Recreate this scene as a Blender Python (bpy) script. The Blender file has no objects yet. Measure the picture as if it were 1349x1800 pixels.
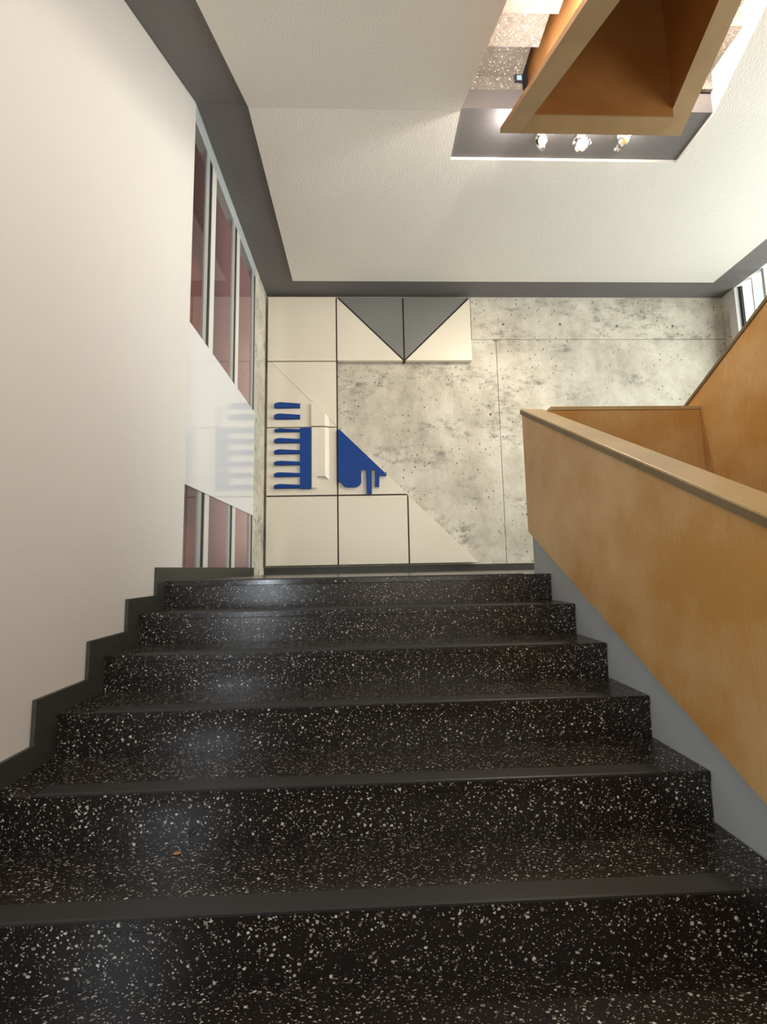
import bpy, bmesh, math, random
from mathutils import Matrix, Vector

random.seed(7)
sc = bpy.context.scene
col = sc.collection

# ------------------------------------------------------------------ camera
cam_d = bpy.data.cameras.new('camera')
cam = bpy.data.objects.new('camera', cam_d)
col.objects.link(cam)
sc.camera = cam
cam_d.sensor_fit = 'HORIZONTAL'
cam_d.sensor_width = 36.0
cam_d.lens = 830.8 / 1349.0 * 36.0
cam_d.clip_start = 0.02
RT = Vector((0.9991590, -0.0361767, -0.0193030))
UP = Vector((0.0149270, -0.1175489, 0.9929549))
FW = Vector((0.0381909, 0.9924079, 0.1169100))
cam.matrix_world = Matrix(((RT.x, UP.x, -FW.x, 0), (RT.y, UP.y, -FW.y, 0), (RT.z, UP.z, -FW.z, 0), (0, 0, 0, 1)))

# ------------------------------------------------------------------ world, lamps, exposure
w = bpy.data.worlds.new('overcast_daylight')
sc.world = w
w.use_nodes = True
bg = w.node_tree.nodes['Background']
bg.inputs[0].default_value = (0.93, 0.98, 1.0, 1)
bg.inputs[1].default_value = 1.15
sc.view_settings.view_transform = 'Standard'
sc.view_settings.look = 'None'
sc.view_settings.exposure = 0.0
sc.view_settings.gamma = 1.0
sc.view_settings.use_curve_mapping = False


def lamp(name, kind, loc, energy, color, size=0.1, sy=None, aim=None, spot=None):
    d = bpy.data.lights.new(name, kind)
    d.energy = energy
    d.color = color
    if kind == 'AREA':
        d.size = size
        if sy:
            d.shape = 'RECTANGLE'
            d.size_y = sy
    else:
        d.shadow_soft_size = size
    if kind == 'SPOT':
        d.spot_size = spot
        d.spot_blend = 0.6
    o = bpy.data.objects.new(name, d)
    col.objects.link(o)
    o.location = loc
    if aim:
        o.rotation_euler = (Vector(aim) - Vector(loc)).to_track_quat('-Z', 'Y').to_euler()
    return o


WARM = (1.0, 0.86, 0.68)
COOL = (0.80, 0.90, 1.0)
# two unseen fill lights added behind the viewer, then daylight through the right glazing
lamp('half_landing_fill', 'AREA', (0.35, -0.7, 1.1), 30, (1.0, 0.93, 0.86), 2.4, 0.9, (0.2, 2.6, 3.0))
lamp('lower_landing_fill', 'AREA', (0.9, -1.1, 0.15), 14, (1.0, 0.90, 0.78), 2.2, 1.2, (0.2, 3.2, 0.6))
lamp('window_daylight', 'AREA', (5.8, 2.6, 1.8), 400, (1.0, 0.99, 0.94), 5.0, 3.0, (1.0, 3.4, 2.2))
lamp('corridor_fill', 'AREA', (-1.55, 8.8, 2.4), 25, WARM, 0.5, 4.0, (-1.85, 4.0, 2.4))  # unseen fills added at both ends to brighten the red wall
lamp('corridor_fill', 'AREA', (-1.66, 2.6, 2.0), 16, WARM, 0.3, 4.0, (-1.85, 4.5, 2.4))
lamp('riser_streak_light', 'AREA', (-1.19, 0.12, -0.15), 16, COOL, 0.15, 0.7, (0.6, 1.6, -0.25))  # unseen light added for the bluish streak on the risers
lamp('cove_lamp_end', 'POINT', (1.17, 3.25, 3.40), 6, (1, 0.95, 0.88), 0.03)
# cove lamps lying along the upper parapet
for y_, e_ in ((2.75, 5), (2.30, 30.0), (1.8, 30.0)):
    lamp('cove_lamp_left', 'POINT', (1.19, y_, 3.451 - 0.5 * (3.2 - y_) + 0.09), e_, (1, 0.96, 0.88), 0.03)
for y_, e_ in ((2.85, 16.0), (2.45, 28.0), (2.0, 28.0)):
    lamp('cove_lamp_right', 'POINT', (2.40, y_, 3.451 + 0.5 * (3.2 - y_) + 0.10), e_, (1, 0.97, 0.89), 0.03)

# ------------------------------------------------------------------ materials
def mat(name, base, rough=0.6, spec=0.5):
    m = bpy.data.materials.new(name)
    m.use_nodes = True
    nt = m.node_tree
    b = nt.nodes['Principled BSDF']
    b.inputs['Base Color'].default_value = (*base, 1)
    b.inputs['Roughness'].default_value = rough
    b.inputs['Specular IOR Level'].default_value = spec
    return m, nt, b


def N(nt, t, **kw):
    n = nt.nodes.new(t)
    for k, v in kw.items():
        setattr(n, k, v)
    return n


def coords(nt, scale=(1, 1, 1), rot=(0, 0, 0)):
    # world-metre coordinates: every mesh is built in world space, so Generated/Object agree
    g = N(nt, 'ShaderNodeNewGeometry')
    mp = N(nt, 'ShaderNodeMapping')
    mp.inputs['Scale'].default_value = scale
    mp.inputs['Rotation'].default_value = rot
    nt.links.new(g.outputs['Position'], mp.inputs[0])
    return mp.outputs[0]


def noise(nt, vec, scale, detail=4, rough=0.55):
    n = N(nt, 'ShaderNodeTexNoise')
    n.inputs['Scale'].default_value = scale
    n.inputs['Detail'].default_value = detail
    n.inputs['Roughness'].default_value = rough
    nt.links.new(vec, n.inputs['Vector'])
    return n.outputs['Fac']


def ramp(nt, fac, stops, interp='LINEAR'):
    r = N(nt, 'ShaderNodeValToRGB')
    r.color_ramp.interpolation = interp
    e = r.color_ramp.elements
    while len(e) < len(stops):
        e.new(0.5)
    for i, (p, c) in enumerate(stops):
        e[i].position = p
        e[i].color = (*c, 1) if len(c) == 3 else c
    nt.links.new(fac, r.inputs[0])
    return r.outputs[0]


def mixc(nt, fac, a, b, mode='MIX'):
    m = N(nt, 'ShaderNodeMix', data_type='RGBA', blend_type=mode)
    for s, v in ((0, fac), (6, a), (7, b)):
        if hasattr(v, 'is_output'):
            nt.links.new(v, m.inputs[s])
        else:
            m.inputs[s].default_value = v if s == 0 else (*v, 1)
    return m.outputs[2]


def bump(nt, b, h, strength, dist):
    n = N(nt, 'ShaderNodeBump')
    n.inputs['Strength'].default_value = strength
    n.inputs['Distance'].default_value = dist
    nt.links.new(h, n.inputs['Height'])
    nt.links.new(n.outputs[0], b.inputs['Normal'])


def plaster(name, base, sc_vec, strength=0.35):
    m, nt, b = mat(name, base, 0.55, 0.3)
    v = coords(nt, sc_vec)
    f = noise(nt, v, 60, 3)
    big = noise(nt, coords(nt), 0.9, 2)
    c = mixc(nt, big, tuple(x * 0.965 for x in base), tuple(min(1, x * 1.03) for x in base))
    nt.links.new(c, b.inputs['Base Color'])
    bump(nt, b, f, strength, 0.006)
    return m


M_WALL = plaster('white_wall_plaster', (0.775, 0.755, 0.725), (1, 1, 1), 0.25)
M_CEIL = plaster('white_soffit_plaster', (0.78, 0.755, 0.70), (1.6, 0.45, 1), 0.6)
M_GREY = plaster('grey_slab_paint', (0.165, 0.155, 0.155), (1, 1, 1), 0.2)
M_STR = plaster('grey_stringer_paint', (0.38, 0.395, 0.40), (1, 1, 1), 0.1)
M_RED = plaster('dusty_red_wall', (0.33, 0.085, 0.075), (1, 1, 1), 0.1)


def make_concrete():
    m, nt, b = mat('board_marked_concrete', (0.5, 0.48, 0.43), 0.75, 0.3)
    v = coords(nt)
    cloud = noise(nt, v, 1.6, 6, 0.62)
    base = ramp(nt, cloud, [(0.3, (0.43, 0.40, 0.34)), (0.52, (0.60, 0.565, 0.48)), (0.72, (0.70, 0.665, 0.59))])
    # dark cloudy pour marks, lying in horizontal drifts
    v2 = coords(nt, (1.0, 1.0, 1.7))
    st = noise(nt, coords(nt, (0.8, 1, 2.0)), 1.5, 3, 0.55)
    stf = noise(nt, v2, 7.0, 9, 0.74)
    mul = N(nt, 'ShaderNodeMath', operation='MULTIPLY')
    a1 = ramp(nt, st, [(0.50, (0, 0, 0)), (0.62, (1, 1, 1))])
    a2 = ramp(nt, stf, [(0.47, (0, 0, 0)), (0.66, (1, 1, 1))])
    nt.links.new(a1, mul.inputs[0])
    nt.links.new(a2, mul.inputs[1])
    sc2 = N(nt, 'ShaderNodeMath', operation='MULTIPLY')
    nt.links.new(mul.outputs[0], sc2.inputs[0])
    sc2.inputs[1].default_value = 0.9
    c = mixc(nt, sc2.outputs[0], base, (0.19, 0.19, 0.18))
    # bug holes
    vo = N(nt, 'ShaderNodeTexVoronoi')
    vo.inputs['Scale'].default_value = 17
    nt.links.new(coords(nt, (1, 1, 0.8)), vo.inputs['Vector'])
    holes = ramp(nt, vo.outputs['Distance'], [(0.08, (1, 1, 1)), (0.20, (0, 0, 0))])
    gate = ramp(nt, noise(nt, v, 2.6, 3), [(0.42, (0, 0, 0)), (0.55, (1, 1, 1))])
    hm = N(nt, 'ShaderNodeMath', operation='MULTIPLY')
    nt.links.new(holes, hm.inputs[0])
    nt.links.new(gate, hm.inputs[1])
    c = mixc(nt, hm.outputs[0], c, (0.11, 0.105, 0.095))
    vo2 = N(nt, 'ShaderNodeTexVoronoi')
    vo2.inputs['Scale'].default_value = 38
    nt.links.new(coords(nt, (1, 1, 0.7), (0.2, 0.5, 0.1)), vo2.inputs['Vector'])
    sp2 = N(nt, 'ShaderNodeSeparateColor')
    nt.links.new(vo2.outputs['Color'], sp2.inputs[0])
    small = N(nt, 'ShaderNodeMath', operation='MULTIPLY')
    nt.links.new(ramp(nt, vo2.outputs['Distance'], [(0.12, (1, 1, 1)), (0.26, (0, 0, 0))]), small.inputs[0])
    nt.links.new(ramp(nt, sp2.outputs[0], [(0.86, (0, 0, 0)), (0.88, (0.75, 0.75, 0.75))]), small.inputs[1])
    c = mixc(nt, small.outputs[0], c, (0.20, 0.185, 0.16))
    mott = ramp(nt, noise(nt, coords(nt, (1.2, 1, 0.8)), 4.5, 7, 0.68), [(0.35, (0.41, 0.41, 0.40)), (0.65, (0.68, 0.67, 0.65))])
    c = mixc(nt, 0.6, c, mott, 'OVERLAY')
    # fine grain
    g = noise(nt, v, 95, 4, 0.7)
    c = mixc(nt, 0.35, c, ramp(nt, g, [(0.3, (0.25, 0.25, 0.25)), (0.7, (0.75, 0.75, 0.75))]), 'OVERLAY')
    nt.links.new(c, b.inputs['Base Color'])
    h = N(nt, 'ShaderNodeMath', operation='SUBTRACT')
    nt.links.new(stf, h.inputs[0])
    nt.links.new(hm.outputs[0], h.inputs[1])
    bump(nt, b, h.outputs[0], 0.35, 0.006)
    return m


M_CONC = make_concrete()
M_TIE, _, _ = mat('dark_tie_hole_grout', (0.16, 0.16, 0.15), 0.9)


def make_terrazzo(name, base, chips, thr, rough, scale=75):
    m, nt, b = mat(name, base, rough, 0.5)
    v = coords(nt)
    vs = coords(nt, (0.85, 1.35, 1.0), (0.6, 0.5, 0.7))
    dist = N(nt, 'ShaderNodeVectorMath', operation='ADD')
    wob = N(nt, 'ShaderNodeTexNoise')
    wob.inputs['Scale'].default_value = 70
    nt.links.new(v, wob.inputs['Vector'])
    wsc = N(nt, 'ShaderNodeVectorMath', operation='SCALE')
    wsc.inputs['Scale'].default_value = 0.010
    nt.links.new(wob.outputs['Color'], wsc.inputs[0])
    nt.links.new(vs, dist.inputs[0])
    nt.links.new(wsc.outputs[0], dist.inputs[1])
    masks = []
    colr = None
    for i, (s, t) in enumerate(((scale, thr), (scale * 1.9, thr * 0.9))):
        vo = N(nt, 'ShaderNodeTexVoronoi', distance='MANHATTAN')
        vo.inputs['Scale'].default_value = s
        nt.links.new(dist.outputs[0], vo.inputs['Vector'])
        sep = N(nt, 'ShaderNodeSeparateColor')
        nt.links.new(vo.outputs['Color'], sep.inputs[0])
        # chip radius differs from cell to cell, most cells have none
        rr = N(nt, 'ShaderNodeMapRange')
        nt.links.new(sep.outputs[0], rr.inputs[0])
        rr.inputs[1].default_value = 1 - t
        rr.inputs[2].default_value = 1.0
        rr.inputs[3].default_value = 0.0
        rr.inputs[4].default_value = 0.54
        lt = N(nt, 'ShaderNodeMath', operation='LESS_THAN')
        nt.links.new(vo.outputs['Distance'], lt.inputs[0])
        nt.links.new(rr.outputs[0], lt.inputs[1])
        cc = ramp(nt, sep.outputs[1], [(0.0, chips[0]), (0.35, chips[1]), (0.6, chips[2]), (0.85, chips[3])], 'CONSTANT')
        masks.append((lt.outputs[0], cc))
    bb = mixc(nt, noise(nt, v, 25, 3), tuple(x * 0.6 for x in base), tuple(x * 1.5 for x in base))
    c = mixc(nt, masks[1][0], bb, masks[1][1])
    c = mixc(nt, masks[0][0], c, masks[0][1])
    nt.links.new(c, b.inputs['Base Color'])
    return m


CH = [(0.46, 0.42, 0.36), (0.10, 0.085, 0.072), (0.24, 0.21, 0.165), (0.60, 0.58, 0.54)]
M_TERR = make_terrazzo('black_terrazzo', (0.013, 0.009, 0.0065), CH, 0.90, 0.27, 85)
M_TERR_U = make_terrazzo('terrazzo_underside', (0.20, 0.185, 0.165), [(0.8, 0.75, 0.68), (0.45, 0.40, 0.34), (0.6, 0.55, 0.45), (0.85, 0.82, 0.78)], 0.85, 0.4, 50)
M_FLOOR = make_terrazzo('landing_terrazzo', (0.03, 0.03, 0.028), CH, 0.5, 0.18)
M_STRIP, _, _ = mat('dark_nosing_rubber', (0.022, 0.021, 0.020), 0.42)
M_SKIRT, nt, b = mat('dark_green_grey_skirting', (0.045, 0.045, 0.038), 0.4)
c_ = mixc(nt, noise(nt, coords(nt), 14, 5), (0.030, 0.031, 0.026), (0.066, 0.066, 0.056))
nt.links.new(c_, b.inputs['Base Color'])


def make_wood(name, lo, hi, rough, coat=0.0):
    m, nt, b = mat(name, lo, rough, 0.45)
    v = coords(nt)
    bl = noise(nt, v, 2.3, 5, 0.6)
    fine = noise(nt, coords(nt, (6, 6, 0.7)), 16, 4, 0.6)
    f = N(nt, 'ShaderNodeMath', operation='MULTIPLY_ADD')
    nt.links.new(fine, f.inputs[0])
    f.inputs[1].default_value = 0.25
    nt.links.new(bl, f.inputs[2])
    c = ramp(nt, f.outputs[0], [(0.50, lo), (0.78, hi)])
    nt.links.new(c, b.inputs['Base Color'])
    b.inputs['Coat Weight'].default_value = coat
    b.inputs['Coat Roughness'].default_value = 0.35
    bump(nt, b, fine, 0.08, 0.002)
    return m


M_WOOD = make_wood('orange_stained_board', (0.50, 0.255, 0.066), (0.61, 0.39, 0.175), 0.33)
M_WOODU = make_wood('shaded_orange_stained_board', (0.27, 0.11, 0.026), (0.34, 0.155, 0.045), 0.45)  # darker copy of the board, the overhead well's shade put into its colour
M_CAP = make_wood('pale_wood_rail', (0.45, 0.315, 0.145), (0.55, 0.40, 0.20), 0.36)
M_CAPE = make_wood('shaded_rail_edge', (0.17, 0.115, 0.055), (0.21, 0.145, 0.07), 0.5)  # rail wood darkened to carry the shade on its edge
M_RIM = make_wood('shaded_brown_rim_board', (0.29, 0.175, 0.07), (0.34, 0.215, 0.095), 0.55)  # tone lowered so the colour holds the shade under the well

M_PANEL, nt, b = mat('cream_gloss_panel', (0.80, 0.745, 0.63), 0.28, 0.4)
M_PGREY, nt, b = mat('grey_gloss_panel', (0.20, 0.205, 0.195), 0.32, 0.4)
M_BLUE, nt, b = mat('cobalt_blue_lacquer', (0.012, 0.058, 0.27), 0.42, 0.2)
c_ = mixc(nt, noise(nt, coords(nt), 60, 2), (0.009, 0.048, 0.23), (0.015, 0.068, 0.31))
nt.links.new(c_, b.inputs['Base Color'])
M_JOINT, _, _ = mat('dark_red_brown_batten', (0.055, 0.022, 0.018), 0.7)
M_JOINTL, _, _ = mat('grey_beige_batten', (0.34, 0.30, 0.24), 0.7)
M_GROOVE, _, _ = mat('scored_groove', (0.60, 0.56, 0.47), 0.6)
M_METAL, _, _ = mat('white_enamel_frame', (0.74, 0.74, 0.71), 0.35)
M_RAIL, _, _ = mat('pale_blue_grey_head_frame', (0.52, 0.58, 0.60), 0.3)
M_GASK, _, _ = mat('black_gasket', (0.012, 0.012, 0.013), 0.5)
M_BAND, _, _ = mat('white_gloss_spandrel', (0.80, 0.81, 0.83), 0.07, 0.6)
M_GFRAME, _, _ = mat('grey_window_frame', (0.40, 0.41, 0.41), 0.45)
M_JAMB, _, _ = mat('light_grey_jamb', (0.62, 0.62, 0.61), 0.45)
M_WHITEM, _, _ = mat('white_window_frame', (0.8, 0.81, 0.81), 0.45)
M_CHROME, _, bb_ = mat('polished_chrome', (0.85, 0.85, 0.85), 0.15)
bb_.inputs['Metallic'].default_value = 1.0
M_BULB, _, bb_ = mat('lit_lamp_glass', (1, 1, 1), 0.3)
bb_.inputs['Emission Color'].default_value = (1, 0.93, 0.82, 1)
bb_.inputs['Emission Strength'].default_value = 14
M_DARKP, _, _ = mat('dark_plastic', (0.03, 0.035, 0.045), 0.4)
M_PALEB, _, _ = mat('pale_blue_lens', (0.38, 0.62, 0.78), 0.3)
M_CRUMB, _, _ = mat('tan_leaf_crumb', (0.42, 0.23, 0.10), 0.8)


def make_glass():
    m = bpy.data.materials.new('clear_window_glass')
    m.use_nodes = True
    nt = m.node_tree
    nt.nodes.clear()
    out = N(nt, 'ShaderNodeOutputMaterial')
    tr = N(nt, 'ShaderNodeBsdfTransparent')
    tr.inputs[0].default_value = (0.93, 0.95, 0.94, 1)
    gl = N(nt, 'ShaderNodeBsdfGlossy')
    gl.inputs['Roughness'].default_value = 0.02
    fr = N(nt, 'ShaderNodeFresnel')
    fr.inputs[0].default_value = 1.33
    mx = N(nt, 'ShaderNodeMixShader')
    ge = N(nt, 'ShaderNodeNewGeometry')          # the far face of the pane must not mirror the inside of the glass
    inv = N(nt, 'ShaderNodeMath', operation='SUBTRACT')
    inv.inputs[0].default_value = 1.0
    nt.links.new(ge.outputs['Backfacing'], inv.inputs[1])
    fm = N(nt, 'ShaderNodeMath', operation='MULTIPLY')
    nt.links.new(fr.outputs[0], fm.inputs[0])
    nt.links.new(inv.outputs[0], fm.inputs[1])
    nt.links.new(fm.outputs[0], mx.inputs[0])
    nt.links.new(tr.outputs[0], mx.inputs[1])
    nt.links.new(gl.outputs[0], mx.inputs[2])
    nt.links.new(mx.outputs[0], out.inputs[0])
    return m


M_GLASS = make_glass()

# ------------------------------------------------------------------ mesh helpers
def prism(bm, poly, axis, a, b, shear=None):
    """extrude a 2-D polygon. axis 'X': poly=(y,z); 'Y': poly=(x,z); 'Z': poly=(x,y)"""
    def P(u, v, t):
        return {'X': (t, u, v), 'Y': (u, t, v), 'Z': (u, v, t)}[axis]
    lo = [bm.verts.new(P(u, v, a)) for u, v in poly]
    hi = [bm.verts.new(P(u, v, b)) for u, v in poly]
    if shear:
        for q in lo + hi:
            q.co = shear(q.co)
    bm.faces.new(lo)
    bm.faces.new(hi)
    n = len(poly)
    for i in range(n):
        j = (i + 1) % n
        bm.faces.new((lo[i], lo[j], hi[j], hi[i]))
    return bm


def box(bm, x0, x1, y0, y1, z0, z1):
    return prism(bm, [(x0, z0), (x1, z0), (x1, z1), (x0, z1)], 'Y', y0, y1)


def tube(bm, pts, r, seg=8):
    for p, q in zip(pts[:-1], pts[1:]):
        p, q = Vector(p), Vector(q)
        d = (q - p)
        mtx = Matrix.Translation((p + q) / 2) @ d.to_track_quat('Z', 'Y').to_matrix().to_4x4()
        bmesh.ops.create_cone(bm, cap_ends=True, segments=seg, radius1=r, radius2=r, depth=d.length, matrix=mtx)


def obj(name, bm, m, parent=None, bevel=0, smooth=False, origin=None):
    bmesh.ops.recalc_face_normals(bm, faces=bm.faces)
    cs = [v.co.copy() for v in bm.verts]
    mn = Vector([min(c[i] for c in cs) for i in range(3)])
    mx = Vector([max(c[i] for c in cs) for i in range(3)])
    org = Vector(origin) if origin else Vector(((mn.x + mx.x) / 2, (mn.y + mx.y) / 2, mn.z))
    for v in bm.verts:
        v.co -= org
    me = bpy.data.meshes.new(name)
    bm.to_mesh(me)
    bm.free()
    me.materials.append(m)
    if smooth:
        for p in me.polygons:
            p.use_smooth = True
    o = bpy.data.objects.new(name, me)
    col.objects.link(o)
    if parent:
        o.parent = parent
        base = parent['_w'] if '_w' in parent else (0, 0, 0)
        o.location = org - Vector(base)
    else:
        o.location = org
    o['_w'] = list(org)
    if bevel:
        bv = o.modifiers.new('bevel', 'BEVEL')
        bv.width = bevel
        bv.segments = 2
        bv.limit_method = 'ANGLE'
    return o


def thing(name, label, cat, loc, group=None, kind=None):
    o = bpy.data.objects.new(name, None)
    col.objects.link(o)
    o.location = loc
    o.empty_display_size = 0.1
    o['_w'] = list(loc)
    if kind:
        o['kind'] = kind
    o['label'] = label
    o['category'] = cat
    if group:
        o['group'] = group
    return o


def struct(name, bm, m, label, bevel=0, cat='wall'):
    o = obj(name, bm, m, None, bevel)
    o['kind'] = 'structure'
    o['label'] = label
    o['category'] = cat
    return o


def NB():
    return bmesh.new()


# ------------------------------------------------------------------ measures (metres, eye at the origin)
XL, XR, YB = -1.22, 4.77, 5.74
ZC = 3.451            # white landing soffit
ZG = 3.476            # grey slab underside round it
ZF = -0.056           # landing floor
YN = 2.91             # landing nosing
RUN, RISE = 0.32, 0.16
YCR = 3.20            # crease / panel end line

# ------------------------------------------------------------------ room shell
struct('floor', prism(NB(), [(XL, YN + 0.33), (XR, YN + 0.33), (XR, YB), (XL, YB)], 'Z', ZF - 0.25, ZF), M_FLOOR,
       'dark polished terrazzo landing at the head of the lower stairs', cat='floor')
struct('wall_left', box(NB(), XL - 0.25, XL, -2.6, YCR, -4.0, 7.4), M_WALL,
       'white plastered wall rising along the left side of the stairs')
struct('wall_front', box(NB(), XL, XR, -2.85, -2.6, -4.0, 7.4), M_WALL, 'white plastered wall behind the lower stairs')
struct('ceiling.002', box(NB(), XL, XR, -2.6, YB, 7.2, 7.4), M_CEIL, 'unseen white ceiling added to keep sky light out of the stair well', cat='ceiling')  # out of view, added to block the sky and darken the well
struct('wall_corridor', box(NB(), -1.95, -1.85, 2.5, 9.5, -0.2, 6.3), M_RED, 'dusty red wall seen through the left glazing')
struct('floor.001', box(NB(), -1.85, XL - 0.26, 2.5, 9.5, -0.25, ZF), M_FLOOR, 'dark floor of the room beyond the left glazing', cat='floor')
struct('ceiling.001', box(NB(), -1.85, XL - 0.26, 2.5, 9.5, 6.2, 6.3), M_CEIL, 'pale ceiling of the room beyond the left glazing', cat='ceiling')

struct('wall_left.001', box(NB(), XL - 0.03, XL, YCR, 5.165, ZG + 0.001, 7.4), M_WALL, 'white wall above the left glazing')
struct('wall_right.001', box(NB(), XR, XR + 0.25, -2.6, YB, -4.0, ZF), M_WALL, 'white wall below the right-hand glazing')
struct('floor.004', box(NB(), XL, XR, -2.6, YB, -4.2, -4.0), M_FLOOR, 'dark terrazzo floor at the bottom of the stair well', cat='floor')
# back wall: cast concrete in pours with recessed joints between them
wb = thing('wall_back', 'raw board-marked concrete wall at the far end of the landing', 'wall', (1.8, YB, ZF), kind='structure')
JX, JZ, g = 1.715, 2.895, 0.003
pours = [(XL, 1.40 - g, JZ + g, 7.4), (1.40 + g, XR + 0.2, JZ + g, 7.4),
         (XL, JX - g, -4.0, JZ - g), (JX + g, XR + 0.2, -4.0, JZ - g)]
for x0, x1, z0, z1 in pours:
    obj('concrete_pour', box(NB(), x0, x1, YB, YB + 0.25, z0, z1), M_CONC, wb, 0.002)
obj('joint_backing', box(NB(), XL, XR + 0.2, YB + 0.25, YB + 0.3, ZF - 0.2, 7.4), M_TIE, wb)
for x, z in ((1.82, 3.104), (2.571, 3.104), (3.325, 3.081), (4.073, 3.081), (2.0, 0.62), (1.6, 1.9), (4.35, 2.16)):
    b_ = NB()
    bmesh.ops.create_cone(b_, cap_ends=True, segments=12, radius1=0.021, radius2=0.013, depth=0.008,
                          matrix=Matrix.Translation((x, YB - 0.0005, z)) @ Matrix.Rotation(math.radians(90), 4, 'X'))
    obj('tie_hole', b_, M_TIE, wb)
struct('trim_1', box(NB(), XL - 0.07, XL, 5.165, YB + 0.3, ZF - 0.2, 7.4), M_CONC,
       'narrow rough concrete pier between the left glazing and the back wall', 0.006)
struct('trim_2', box(NB(), XR, XR + 0.25, 5.62, YB, ZF - 0.2, 7.4), M_CONC,
       'concrete return at the right end of the back wall', 0.004)

# skirtings
struct('baseboard_back', box(NB(), XL + 0.001, XR, YB - 0.015, YB, ZF, 0.022), M_SKIRT,
       'dark skirting along the foot of the concrete wall', cat='baseboard')
pts = [(YCR + 1.955, ZF), (YCR + 1.955, 0.027)]
y = YN - 0.12
z = ZF + 0.083
low = []
for k in range(9):
    pts += [(YN - 0.12 - RUN * k, ZF + 0.083 - RISE * k), (YN - 0.12 - RUN * k, ZF + 0.083 - RISE * (k + 1))]
pts += [(YN - 0.12 - RUN * 9, ZF + 0.083 - RISE * 9), (YN - 0.12 - RUN * 9, ZF - RISE * 10)]
pts += [(YN, ZF - RISE * 2.2)]
struct('baseboard_left', prism(NB(), pts, 'X', XL, XL + 0.016), M_SKIRT,
       'dark stepped skirting following the stairs along the white left wall', 0.002, cat='baseboard')

# ceiling: white plaster board with a notch for the stair well, proud of the grey slab
BI, BO, WX0, WX1, WY, BY = -0.835, 4.38, 0.770, 2.755, 3.632, 5.365
poly = [(BI, YCR), (WX0, YCR), (WX0, WY), (WX1, WY), (WX1, YCR), (BO, YCR), (BO, BY), (BI, BY)]
struct('ceiling', prism(NB(), poly, 'Z', ZC, ZG), M_CEIL, 'white plaster soffit of the landing above with a notch for the stair well', cat='ceiling')
struct('trim_3', box(NB(), XL, XR, YCR, YB, ZG, 3.64), M_GREY, 'grey painted slab edge framing the white soffit', cat='trim')

# left glazing
w1 = thing('window_1', 'tall interior glazing with white mullions and a glossy white spandrel band left of the landing', 'window', (XL, 4.2, ZF), kind='structure')
GX = XL - 0.012
ym = [3.19, 3.585, 4.335, 5.105, 5.165]
for a, b2 in ((3.20, 3.50), (3.70, 4.25), (4.45, 5.02)):
    obj('glass_pane', box(NB(), GX - 0.006, GX, a, b2, 0.027, 3.345), M_GLASS, w1)
for yc in (3.585, 4.335, 5.112):
    mu = obj('mullion', box(NB(), GX - 0.008, GX + 0.003, yc - 0.032, yc + 0.032, 0.027, 3.36), M_GASK, w1)
    obj('mullion_cover', box(NB(), GX - 0.008, GX + 0.006, yc - 0.105, yc - 0.034, 0.027, 3.36), M_GFRAME, mu)
    obj('mullion_cover', box(NB(), GX - 0.008, GX + 0.007, yc + 0.034, min(yc + 0.135, 5.16), 0.027, 3.36), M_METAL, mu)
obj('head_frame', box(NB(), GX - 0.06, XL - 0.004, 3.2, 5.165, 3.345, ZG), M_RAIL, w1)
obj('sill_frame', box(NB(), GX - 0.06, GX + 0.004, 3.2, 5.165, ZF, 0.027), M_SKIRT, w1)
sp_ = obj('spandrel_band', box(NB(), GX + 0.004, XL + 0.002, 3.2, 5.14, 0.588, 1.748), M_BAND, w1)

# right glazing
w2 = thing('window_2', 'bright daylit window wall with grey frames behind the right-hand stair parapet', 'window', (XR, 2.5, ZF), kind='structure')
obj('window_jamb', box(NB(), XR - 0.012, XR + 0.2, 5.505, 5.62, ZF, ZG - 0.002), M_JAMB, w2)
obj('frame_gasket', box(NB(), XR + 0.045, XR + 0.075, 5.475, 5.505, ZF, ZG), M_GASK, w2)
y1 = 5.475
while y1 > -2.0:
    y0 = y1 - 0.335
    obj('glass_pane', box(NB(), XR + 0.06, XR + 0.066, y0, y1, ZF, ZG), M_GLASS, w2)
    obj('glazing_bar', box(NB(), XR + 0.05, XR + 0.075, y0 + 0.155, y0 + 0.172, ZF, ZG), M_WHITEM, w2)
    obj('mullion', box(NB(), XR + 0.03, XR + 0.11, y0 - 0.035, y0, ZF, ZG), M_JAMB, w2)
    y1 = y0 - 0.035
struct('wall_right', box(NB(), XR, XR + 0.25, -2.6, YB, ZG, 7.4), M_WALL, 'white wall above the right-hand glazing')

# ------------------------------------------------------------------ lower stairs
TXR = 1.14
st = thing('staircase', 'wide black terrazzo stairs with white chips climbing to the landing', 'staircase', (0, YN - 1.4, ZF - 1.6))
for k in range(10):
    yn, zt = YN - RUN * k, ZF - RISE * k
    xl = XL + 0.016
    back = yn + RUN + 0.012
    b_ = prism(NB(), [(yn, zt - 0.034), (yn, zt), (back, zt), (back, zt - 0.034)], 'X', xl, TXR)
    tr = obj('tread', b_, M_TERR if k else M_FLOOR, st, 0.003)
    b_ = prism(NB(), [(yn + 0.006, zt - RISE), (yn + 0.006, zt - 0.034), (yn + 0.045, zt - 0.034), (yn + 0.045, zt - RISE)], 'X', xl, TXR)
    obj('riser', b_, M_TERR, st)
    b_ = prism(NB(), [(yn - 0.004, zt - 0.004), (yn - 0.004, zt + 0.002), (yn + 0.002, zt + 0.0045), (yn + 0.064, zt + 0.0045),
                      (yn + 0.066, zt), (yn, zt), (yn, zt - 0.004)], 'X', -1.06, 0.97)
    obj('nosing_strip', b_, M_STRIP, tr)

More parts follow.
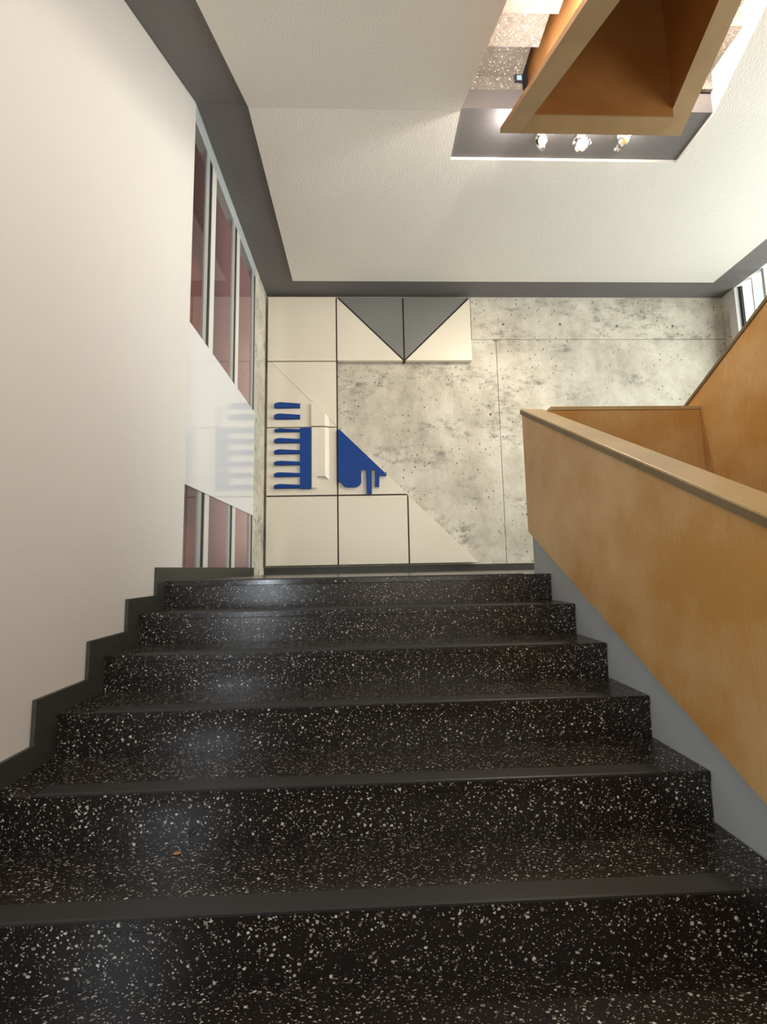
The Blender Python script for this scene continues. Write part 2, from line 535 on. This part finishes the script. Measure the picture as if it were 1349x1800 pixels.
# ------------------------------------------------------------------ parapet beside the lower stairs
PX0, PX1, QX0, QX1 = 1.115, 1.262, 2.300, 2.430
PY0 = 3.05
pp = thing('stair_parapet', 'orange wooden parapet folding round the stair well between the lower flights', 'parapet', (1.77, 2.0, -1.4))
YE = -1.6
def sl(y, z0):           # line parallel to the lower flight through z0 at the panel end
    return z0 + 0.5 * (y - YCR)
def sd(y, z0):           # line parallel to the returning flight
    return z0 - 0.5 * (y - YCR)
obj('side_panel', prism(NB(), [(YCR, 0.228), (YCR, 1.068), (YE, sl(YE, 1.068)), (YE, sl(YE, 0.228))], 'X', PX0, PX1 - 0.004), M_WOOD, pp)
obj('end_panel', box(NB(), PX1, QX0 - 0.001, PY0, YCR, -0.9, 1.032), M_WOOD, pp)
obj('side_panel', prism(NB(), [(YCR, -1.1), (YCR, 1.085), (YE, sd(YE, 1.085)), (YE, sd(YE, -1.1))], 'X', QX0, QX1), M_WOOD, pp)
# rails on the three panels
b_ = prism(NB(), [(YCR + 0.006, 1.069), (YCR + 0.006, 1.098), (YE, sl(YE, 1.095)), (YE, sl(YE, 1.066))], 'X', PX0 - 0.007, PX1 + 0.006)
rl = obj('top_rail', b_, M_CAP, pp, 0.003)
b_ = prism(NB(), [(YCR + 0.008, 1.060), (YCR + 0.008, 1.089), (YE, sl(YE, 1.086)), (YE, sl(YE, 1.057))], 'X', PX0 - 0.0095, PX0 - 0.0065)
obj('rail_edge', b_, M_CAPE, rl)
obj('top_rail', box(NB(), PX1, QX0 - 0.002, PY0 - 0.006, YCR + 0.006, 1.034, 1.060), M_CAP, pp, 0.003)
b_ = prism(NB(), [(YCR + 0.006, 1.086), (YCR + 0.006, 1.112), (YE, sd(YE, 1.109)), (YE, sd(YE, 1.083))], 'X', QX0 - 0.006, QX1 + 0.006)
obj('top_rail', b_, M_CAPE, pp, 0.003)
b_ = prism(NB(), [(YCR - 0.002, ZF), (YCR - 0.002, 0.30), (YE, sl(YE, 0.30)), (YE, sl(YE, -0.75)), (YCR - 0.002, -0.75)], 'X', TXR + 0.003, PX1 - 0.02)
obj('stringer', b_, M_STR, pp)['label'] = 'grey painted stringer under the wooden panel'

# ------------------------------------------------------------------ flights overhead
def folded(y_list, z_list):
    return list(zip(y_list, z_list))


# left flight overhead: climbs away from the viewer to the upper landing
s1 = thing('staircase.001', 'white-soffited stair flight overhead on the left with terrazzo step ends showing', 'staircase', (0, 1.4, 1.8))
YT = -0.7
ZU = 3.76               # underside of the upper landing's terrazzo edge
def soff(y, z0): return z0 + 0.5 * (y - YCR)
def saw(n=12):
    out = []
    for k in range(n):
        yb = 2.865 - RUN * k
        zt = ZU - RISE * k
        out += [(yb, zt), (yb, zt - RISE)]
    return out
steps = saw(11)
poly = [(YCR - 0.001, soff(YCR, ZC)), (YCR - 0.001, ZU - 0.002)] + [(y, z - 0.002) for y, z in steps] + [(YT, soff(YT, ZC))]
obj('slab', prism(NB(), poly, 'X', BI, WX0), M_CEIL, s1)
poly = [(YCR - 0.001, soff(YCR, ZG)), (YCR - 0.001, ZU - 0.002)] + [(y, z - 0.002) for y, z in steps] + [(YT, soff(YT, ZG))]
obj('slab_border', prism(NB(), poly, 'X', XL + 0.006, BI), M_GREY, s1)['label'] = 'grey painted border strip along the white wall'
TE = 1.262
for k in range(11):
    yb, zt = 2.865 - RUN * k, ZU - RISE * k
    y_far = YCR if k == 0 else yb + RUN
    y0 = yb - 0.045 if k < 99 else yb
    # tread plate, its riser hangs below the front edge
    obj('tread', prism(NB(), [(y0, zt), (y_far + (0.0 if k == 0 else 0.0), zt), (y_far, zt + 0.04), (y0, zt + 0.04)], 'X', XL + 0.006, TE), M_TERR_U, s1)
    obj('riser', prism(NB(), [(y0, zt - RISE + 0.04), (yb, zt - RISE + 0.04), (yb, zt), (y0, zt)], 'X', XL + 0.006, TE), M_TERR_U, s1)
obj('landing_edge', prism(NB(), [(YCR + 0.001, 3.642), (YCR + 0.001, 3.80), (YCR + 0.2, 3.80), (YCR + 0.2, 3.642)], 'X', XL + 0.006, TE), M_TERR_U, s1)

# right flight overhead: climbs back towards the viewer
s2 = thing('staircase.002', 'stair flight overhead on the right with a brightly lit white side and terrazzo step ends', 'staircase', (3.7, 1.6, 3.6))
def soffr(y, z0): return z0 - 0.5 * (y - YCR)
pr = [(YCR - 0.001, soffr(YCR, ZC)), (YCR - 0.001, 3.648), (3.172, 3.648)]
yy, zz = 3.172, 3.80
prof = []
for k in range(11):
    prof += [(3.172 - 0.315 * k, 3.80 + RISE * k), (3.172 - 0.315 * (k + 1), 3.80 + RISE * k)]
pr = pr + prof + [(3.172 - 0.315 * 11, soffr(3.172 - 0.315 * 11, ZC))]
obj('slab', prism(NB(), pr, 'X', WX1, BO), M_CEIL, s2)
pr2 = [(a, b + (ZG - ZC) * (1 if i in (0, len(pr) - 1) else 0)) for i, (a, b) in enumerate(pr)]
obj('slab_border', prism(NB(), pr2, 'X', BO, XR - 0.006), M_GREY, s2)
TEX = 2.395
for k in range(11):
    yb, zt = 3.172 - 0.315 * k, 3.80 + RISE * k
    z_lo = 3.648 if k == 0 else zt - RISE
    obj('riser', prism(NB(), [(yb, z_lo + (0.002 if k == 0 else 0.0)), (yb + 0.028, z_lo + (0.002 if k == 0 else 0.0)), (yb + 0.028, zt + 0.04), (yb, zt + 0.04)], 'X', TEX, WX1 - 0.001), M_TERR_U, s2)
    obj('tread', prism(NB(), [(yb, zt + 0.001), (yb - 0.315 + 0.028, zt + 0.001), (yb - 0.315 + 0.028, zt + 0.04), (yb, zt + 0.04)], 'X', TEX, WX1 - 0.001), M_TERR_U, s2)

# flight behind the right parapet, from the landing up to the half landing
s3 = thing('staircase.003', 'stair flight climbing from the landing behind the right-hand wooden parapet', 'staircase', (3.6, 1.5, ZF))
for k in range(11):
    yb, zt = YCR - 0.1 - RUN * k, ZF + RISE * (k + 1)
    obj('tread', box(NB(), QX1 + 0.01, XR - 0.01, yb - RUN, yb, zt - 0.04, zt), M_TERR, s3)
    obj('riser', box(NB(), QX1 + 0.01, XR - 0.01, yb - 0.03, yb, zt - RISE, zt - 0.04), M_TERR, s3)
obj('slab', prism(NB(), [(YCR - 0.1, ZF - 0.3), (YCR - 0.14, ZF - 0.02), (-0.42, 1.50), (-0.42, 1.30)], 'X', QX1 + 0.01, XR - 0.01), M_CEIL, s3)
struct('floor.002', box(NB(), XL, XR, -2.6, -0.75, 1.55, 1.84), M_CEIL, 'half landing slab above and behind the viewer', cat='floor')
struct('floor.003', box(NB(), XL, XR, -2.6, -0.3, -1.9, -1.66), M_FLOOR, 'half landing at the foot of the lower stairs', cat='floor')

# ------------------------------------------------------------------ parapet of the well overhead
UX0, UX1, VX0, VX1, UZ = 1.065, 1.212, 2.318, 2.465, 3.265
up = thing('stair_parapet.001', 'orange wooden parapet box seen from below in the well overhead', 'parapet', (1.77, 2.0, 3.2))
YU = -0.4
UY = 3.185


def sloped(bm, poly, y0, y1, dz):
    return prism(bm, poly, 'Y', y0, y1, shear=lambda c: Vector((c.x, c.y, c.z + dz * (UY - c.y))))


lp = [(UX0, UZ), (UX1, UZ), (1.332, UZ + 0.36), (1.332, UZ + 1.75), (1.302, UZ + 1.75), (1.302, UZ + 0.36), (1.188, UZ + 0.035), (UX0, UZ + 0.03)]
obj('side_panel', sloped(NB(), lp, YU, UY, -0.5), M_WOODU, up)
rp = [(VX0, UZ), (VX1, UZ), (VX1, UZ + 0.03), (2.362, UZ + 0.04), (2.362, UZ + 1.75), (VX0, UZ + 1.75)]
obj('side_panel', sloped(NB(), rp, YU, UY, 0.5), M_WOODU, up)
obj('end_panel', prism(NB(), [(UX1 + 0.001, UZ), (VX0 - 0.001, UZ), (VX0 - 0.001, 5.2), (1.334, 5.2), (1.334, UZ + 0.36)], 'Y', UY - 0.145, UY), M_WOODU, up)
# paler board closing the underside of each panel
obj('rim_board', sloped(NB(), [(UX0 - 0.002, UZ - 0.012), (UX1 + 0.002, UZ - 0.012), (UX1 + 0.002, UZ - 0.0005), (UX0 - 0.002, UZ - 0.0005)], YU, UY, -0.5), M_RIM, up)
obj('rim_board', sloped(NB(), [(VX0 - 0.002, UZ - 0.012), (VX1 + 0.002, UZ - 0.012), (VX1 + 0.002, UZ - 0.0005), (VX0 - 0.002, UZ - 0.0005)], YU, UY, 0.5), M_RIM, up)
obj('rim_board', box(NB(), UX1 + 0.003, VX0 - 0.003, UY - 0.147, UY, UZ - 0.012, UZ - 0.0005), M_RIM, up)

# ------------------------------------------------------------------ wall relief of enamelled panels
YF = 5.66
wr = thing('wall_relief', 'relief of cream, grey and blue panels fixed to the concrete wall', 'wall art', (0.1, YB - 0.001, 0.04))


def panel(poly, m, name='panel', y0=YF, y1=YB - 0.02, parent=wr, bev=0.003):
    return obj(name, prism(NB(), poly, 'Y', y0, y1), m, parent, bev)


def rect(x0, x1, z0, z1):
    return [(x0, z0), (x1, z0), (x1, z1), (x0, z1)]


X0, X1, X2, X3 = -1.188, -0.332, 0.516, 1.376
Z0, Z1, Z2, Z3, Z4 = 0.044, 0.877, 1.724, 2.572, 3.425
h = 0.0085
panel(rect(X0, X1 - h, Z3 + h, Z4), M_PANEL)
panel([(X1 + h, Z3 + h), (X2 - 2 * h, Z3 + h), (X1 + h, Z4 - h)], M_PANEL)
panel([(X1 + 3 * h, Z4), (X2 - h, Z3 + 3 * h), (X2 - h, Z4)], M_PGREY)['label'] = 'grey triangular panel'
panel([(X2 + h, Z4), (X2 + h, Z3 + 3 * h), (X3 - 3 * h, Z4)], M_PGREY)['label'] = 'grey triangular panel'
panel([(X2 + 2 * h, Z3 + h), (X3, Z3 + h), (X3, Z4 - h)], M_PANEL)
p4 = panel(rect(X0, X1 - h, Z2 + h, Z3 - h), M_PANEL)
p5 = panel(rect(X0, X1 - h, Z1 + h, Z2 - h), M_PANEL)
p6 = panel([(X1 + h, Z1 + h), (X2 - 2 * h, Z1 + h), (X1 + h, Z2 - 2 * h)], M_PANEL)
panel(rect(X0, X1 - h, Z0, Z1 - h), M_PANEL)
panel(rect(X1 + h, X2 - h, Z0, Z1 - h), M_PANEL)
panel([(X2 + h, Z0), (X3 - 0.03, Z0), (X2 + h, Z1 - 2 * h)], M_PANEL)
# dark battens deep in the joints
def batten(poly, m=M_JOINT): panel(poly, m, 'joint_batten', YF + 0.02, YB - 0.001, wr, 0)
t = h - 0.001
batten(rect(X1 - t, X1 + t, Z0, Z4))
batten(rect(X2 - t, X2 + t, Z3, Z4))
batten(rect(X2 - t, X2 + t, Z0, Z1 - t - 0.001))
batten(rect(X0, X1 - h, Z3 - t, Z3 + t), M_JOINTL)
batten(rect(X0, X1 - h, Z2 - t, Z2 + t), M_JOINTL)
batten(rect(X0, X1 - h, Z1 - t, Z1 + t))
batten(rect(X1 + h, X2, Z1 - t, Z1 + t))
d1 = 0.011
batten([(X1 + h, Z4 - d1), (X1 + h, Z4), (X1 + h + 0.012, Z4), (X2 - h, Z3 + 0.018), (X2 - h, Z3 + 0.004)])
batten([(X2 + h, Z3 + 0.004), (X2 + h, Z3 + 0.018), (X3 - 0.022, Z4), (X3, Z4), (X3, Z4 - d1)])
# scored diagonal and its shallow raised half on the second panel
panel([(-1.150, 2.560), (-1.135, 2.560), (-0.345, 1.757), (-0.345, 1.742)], M_GROOVE, 'score_line', YF - 0.0015, YF + 0.0005, p4, 0)


def fin(x0, x1, zt, zb, parent):
    hgt = zt - zb
    b_ = NB()
    secs = []
    n = 9
    for i in range(n):
        t_ = i / (n - 1)
        x = x0 + (x1 - x0) * t_
        top = zb + hgt * (0.62 + 0.38 * math.sin(min(1, (t_ + 0.02) / 0.22) * math.pi / 2) - max(0, t_ - 0.22) / 0.78 * 0.25)
        bot = zb - 0.010 + hgt * 0.05 * max(0, t_ - 0.35)
        dep = 0.055 - 0.020 * t_
        secs.append((x, top, bot, dep))
    rings = []
    for x, top, bot, dep in secs:
        m_ = (top + bot) / 2
        rr = [(YF + 0.001, bot), (YF - dep * 0.8, bot + (top - bot) * 0.10), (YF - dep, m_), (YF - dep * 0.7, top - (top - bot) * 0.12), (YF + 0.001, top)]
        rings.append([b_.verts.new((x, y, z)) for y, z in rr])
    for a, c in zip(rings[:-1], rings[1:]):
        for j in range(5):
            k = (j + 1) % 5
            b_.faces.new((a[j], a[k], c[k], c[j]))
    b_.faces.new(rings[0])
    b_.faces.new(rings[-1])
    o = obj('fin', b_, M_BLUE, parent)
    if parent is p4 and '_lab' not in parent:
        pass
    return o


for zt, zb in ((2.045, 1.972), (1.902, 1.832)):
    fin(-1.093, -0.783, zt, zb, p4)
for zt, zb in ((1.710, 1.672), (1.594, 1.533), (1.453, 1.397), (1.312, 1.258), (1.170, 1.116), (1.027, 0.973)):
    fin(-1.089, -0.775, zt, zb, p5)
o = panel(rect(-0.782, -0.652, 0.957, Z2 - h - 0.002), M_BLUE, 'blue_bar', YF - 0.030, YF + 0.001, p5, 0.002)
o['label'] = 'blue vertical bar'


def ridge(name, poly_flat, poly_slope, parent):
    b_ = NB()
    prism(b_, poly_flat, 'Y', YF - 0.036, YF + 0.001)
    # sloping right flank falling from the raised face to the panel
    (xa, za0, za1, xb, zb0, zb1) = poly_slope
    A = [(xa, YF - 0.036, za0), (xa, YF - 0.036, za1), (xa, YF + 0.001, za1), (xa, YF + 0.001, za0)]
    B = [(xb, YF - 0.004, zb0), (xb, YF - 0.004, zb1), (xb, YF + 0.001, zb1), (xb, YF + 0.001, zb0)]
    va = [b_.verts.new(p) for p in A]
    vb = [b_.verts.new(p) for p in B]
    b_.faces.new(va)
    b_.faces.new(vb)
    for i in range(4):
        j = (i + 1) % 4
        b_.faces.new((va[i], va[j], vb[j], vb[i]))
    return obj(name, b_, M_PANEL, parent)


ridge('raised_moulding', [(-0.638, 0.968), (-0.578, 0.968), (-0.578, 1.109), (-0.480, 1.109), (-0.480, Z2 - h - 0.001), (-0.638, Z2 - h - 0.001)],
      (-0.4795, 1.109, Z2 - h - 0.001, -0.431, 1.066, Z2 - h - 0.001), p5)
ridge('raised_moulding', [(-0.645, Z2 + h + 0.001), (-0.480, Z2 + h + 0.001), (-0.480, 1.890), (-0.620, 2.022), (-0.645, 2.022)],
      (-0.4795, Z2 + h + 0.001, 1.889, -0.431, Z2 + h + 0.001, 1.838), p4)
blue = [(-0.322, 1.034), (-0.322, 1.690), (-0.304, 1.690), (0.262, 1.124), (0.262, 1.107), (0.176, 1.107), (0.171, 0.971), (0.121, 0.971), (0.123, 1.184), (0.085, 1.184),
        (0.081, 0.888), (0.019, 0.888), (0.014, 1.184), (-0.044, 1.184), (-0.047, 1.025), (-0.062, 0.997), (-0.088, 0.977), (-0.118, 0.970), (-0.216, 0.970), (-0.250, 0.980), (-0.272, 1.004), (-0.285, 1.026), (-0.300, 1.034)]
panel(blue, M_BLUE, 'blue_cutout', YF - 0.034, YF + 0.001, p6, 0.002)['label'] = 'blue cut-out drip shape'

# ------------------------------------------------------------------ spotlights under the grey slab
def spotlight(x, y, z, tilt, turn, label, aim, watt=45):
    t_ = thing('spotlight', label, 'light', (x, y, ZG), 'spotlights under the stair well slab')
    b_ = NB()
    bmesh.ops.create_cone(b_, cap_ends=True, segments=20, radius1=0.035, radius2=0.035, depth=0.012, matrix=Matrix.Translation((x, y, ZG - 0.006)))
    obj('base_plate', b_, M_METAL, t_)
    R_ = Matrix.Translation((x, y, z)) @ Matrix.Rotation(turn, 4, 'Z') @ Matrix.Rotation(tilt, 4, 'X')
    u = Vector((math.cos(turn), math.sin(turn), 0))
    for s in (-1, 1):
        b_ = NB()
        a = Vector((x, y, ZG - 0.012)) + u * 0.022 * s
        tube(b_, [a, Vector((x, y, z + 0.03)) + u * 0.068 * s, Vector((x, y, z - 0.012)) + u * 0.068 * s], 0.004, 6)
        obj('yoke_arm', b_, M_CHROME, t_)
    # dish reflector, opening along local -Z
    b_ = NB()
    prof = [(0.012, 0.045), (0.034, 0.036), (0.050, 0.014), (0.058, -0.016), (0.061, -0.022), (0.055, -0.020), (0.046, 0.010), (0.030, 0.030), (0.004, 0.038)]
    n = 24
    rings = [[b_.verts.new(R_ @ Vector((r * math.cos(2 * math.pi * i / n), r * math.sin(2 * math.pi * i / n), hh))) for i in range(n)] for r, hh in prof]
    for a, c in zip(rings[:-1], rings[1:]):
        for i in range(n):
            j = (i + 1) % n
            b_.faces.new((a[i], a[j], c[j], c[i]))
    b_.faces.new(rings[0])
    b_.faces.new(rings[-1])
    rf = obj('reflector', b_, M_CHROME, t_, smooth=True)
    b_ = NB()
    bmesh.ops.create_uvsphere(b_, u_segments=14, v_segments=10, radius=0.030, matrix=R_ @ Matrix.Translation((0, 0, 0.004)))
    obj('bulb', b_, M_BULB, rf, smooth=True)
    for s in (-1, 1):
        b_ = NB()
        bmesh.ops.create_cone(b_, cap_ends=True, segments=10, radius1=0.012, radius2=0.009, depth=0.016,
                              matrix=Matrix.Translation(Vector((x, y, z)) + u * 0.066 * s) @ Matrix.Rotation(turn, 4, 'Z') @ Matrix.Rotation(math.pi / 2, 4, 'Y'))
        obj('pivot_knob', b_, M_METAL, t_)
    lamp('spot_glow', 'POINT', (x + 0.05, 3.275, 3.425), 6.0, (1, 0.94, 0.84), 0.04)
    lamp('spot_beam', 'SPOT', (x, y, z - 0.06), watt, (1, 0.84, 0.66), 0.03, None, aim, math.radians(75))


spotlight(1.475, 3.40, 3.405, math.radians(55), math.radians(75), 'left chrome spotlight behind the overhead wooden parapet', (2.3, 2.4, 0.9), 170)
spotlight(1.805, 3.40, 3.395, math.radians(-10), 0.0, 'middle chrome spotlight behind the overhead wooden parapet, facing down', (1.0, 5.7, 1.2), 70)
spotlight(2.140, 3.40, 3.405, math.radians(55), math.radians(-70), 'right chrome spotlight behind the overhead wooden parapet', (1.0, 5.7, 1.9), 70)

# small fixture on the stair edge overhead
sn = thing('edge_fixture', 'small dark square fixture with a pale blue face on the stair edge overhead', 'fixture', (1.235, YCR, 3.70))
fr = obj('housing', box(NB(), 1.200, 1.262, YCR - 0.016, YCR, 3.70, 3.759), M_DARKP, sn, 0.003)
obj('lens', box(NB(), 1.216, 1.254, YCR - 0.019, YCR - 0.015, 3.709, 3.748), M_PALEB, sn)

# crumb on the tread
b_ = NB()
bmesh.ops.create_icosphere(b_, subdivisions=2, radius=1, matrix=Matrix.Translation((-0.59, 1.578, ZF - RISE * 5 + 0.003)) @ Matrix.Diagonal((0.011, 0.009, 0.003, 1)))
for v in b_.verts:
    v.co += Vector((random.uniform(-1, 1), random.uniform(-1, 1), random.uniform(-0.3, 0.3))) * 0.0012
    v.co.z = max(v.co.z, ZF - RISE * 5 + 0.0002)
o = obj('leaf_crumb', b_, M_CRUMB)
o['label'] = 'small tan leaf crumb lying on the dark terrazzo tread'
o['category'] = 'debris'

for o in bpy.data.objects:
    if '_w' in o:
        del o['_w']
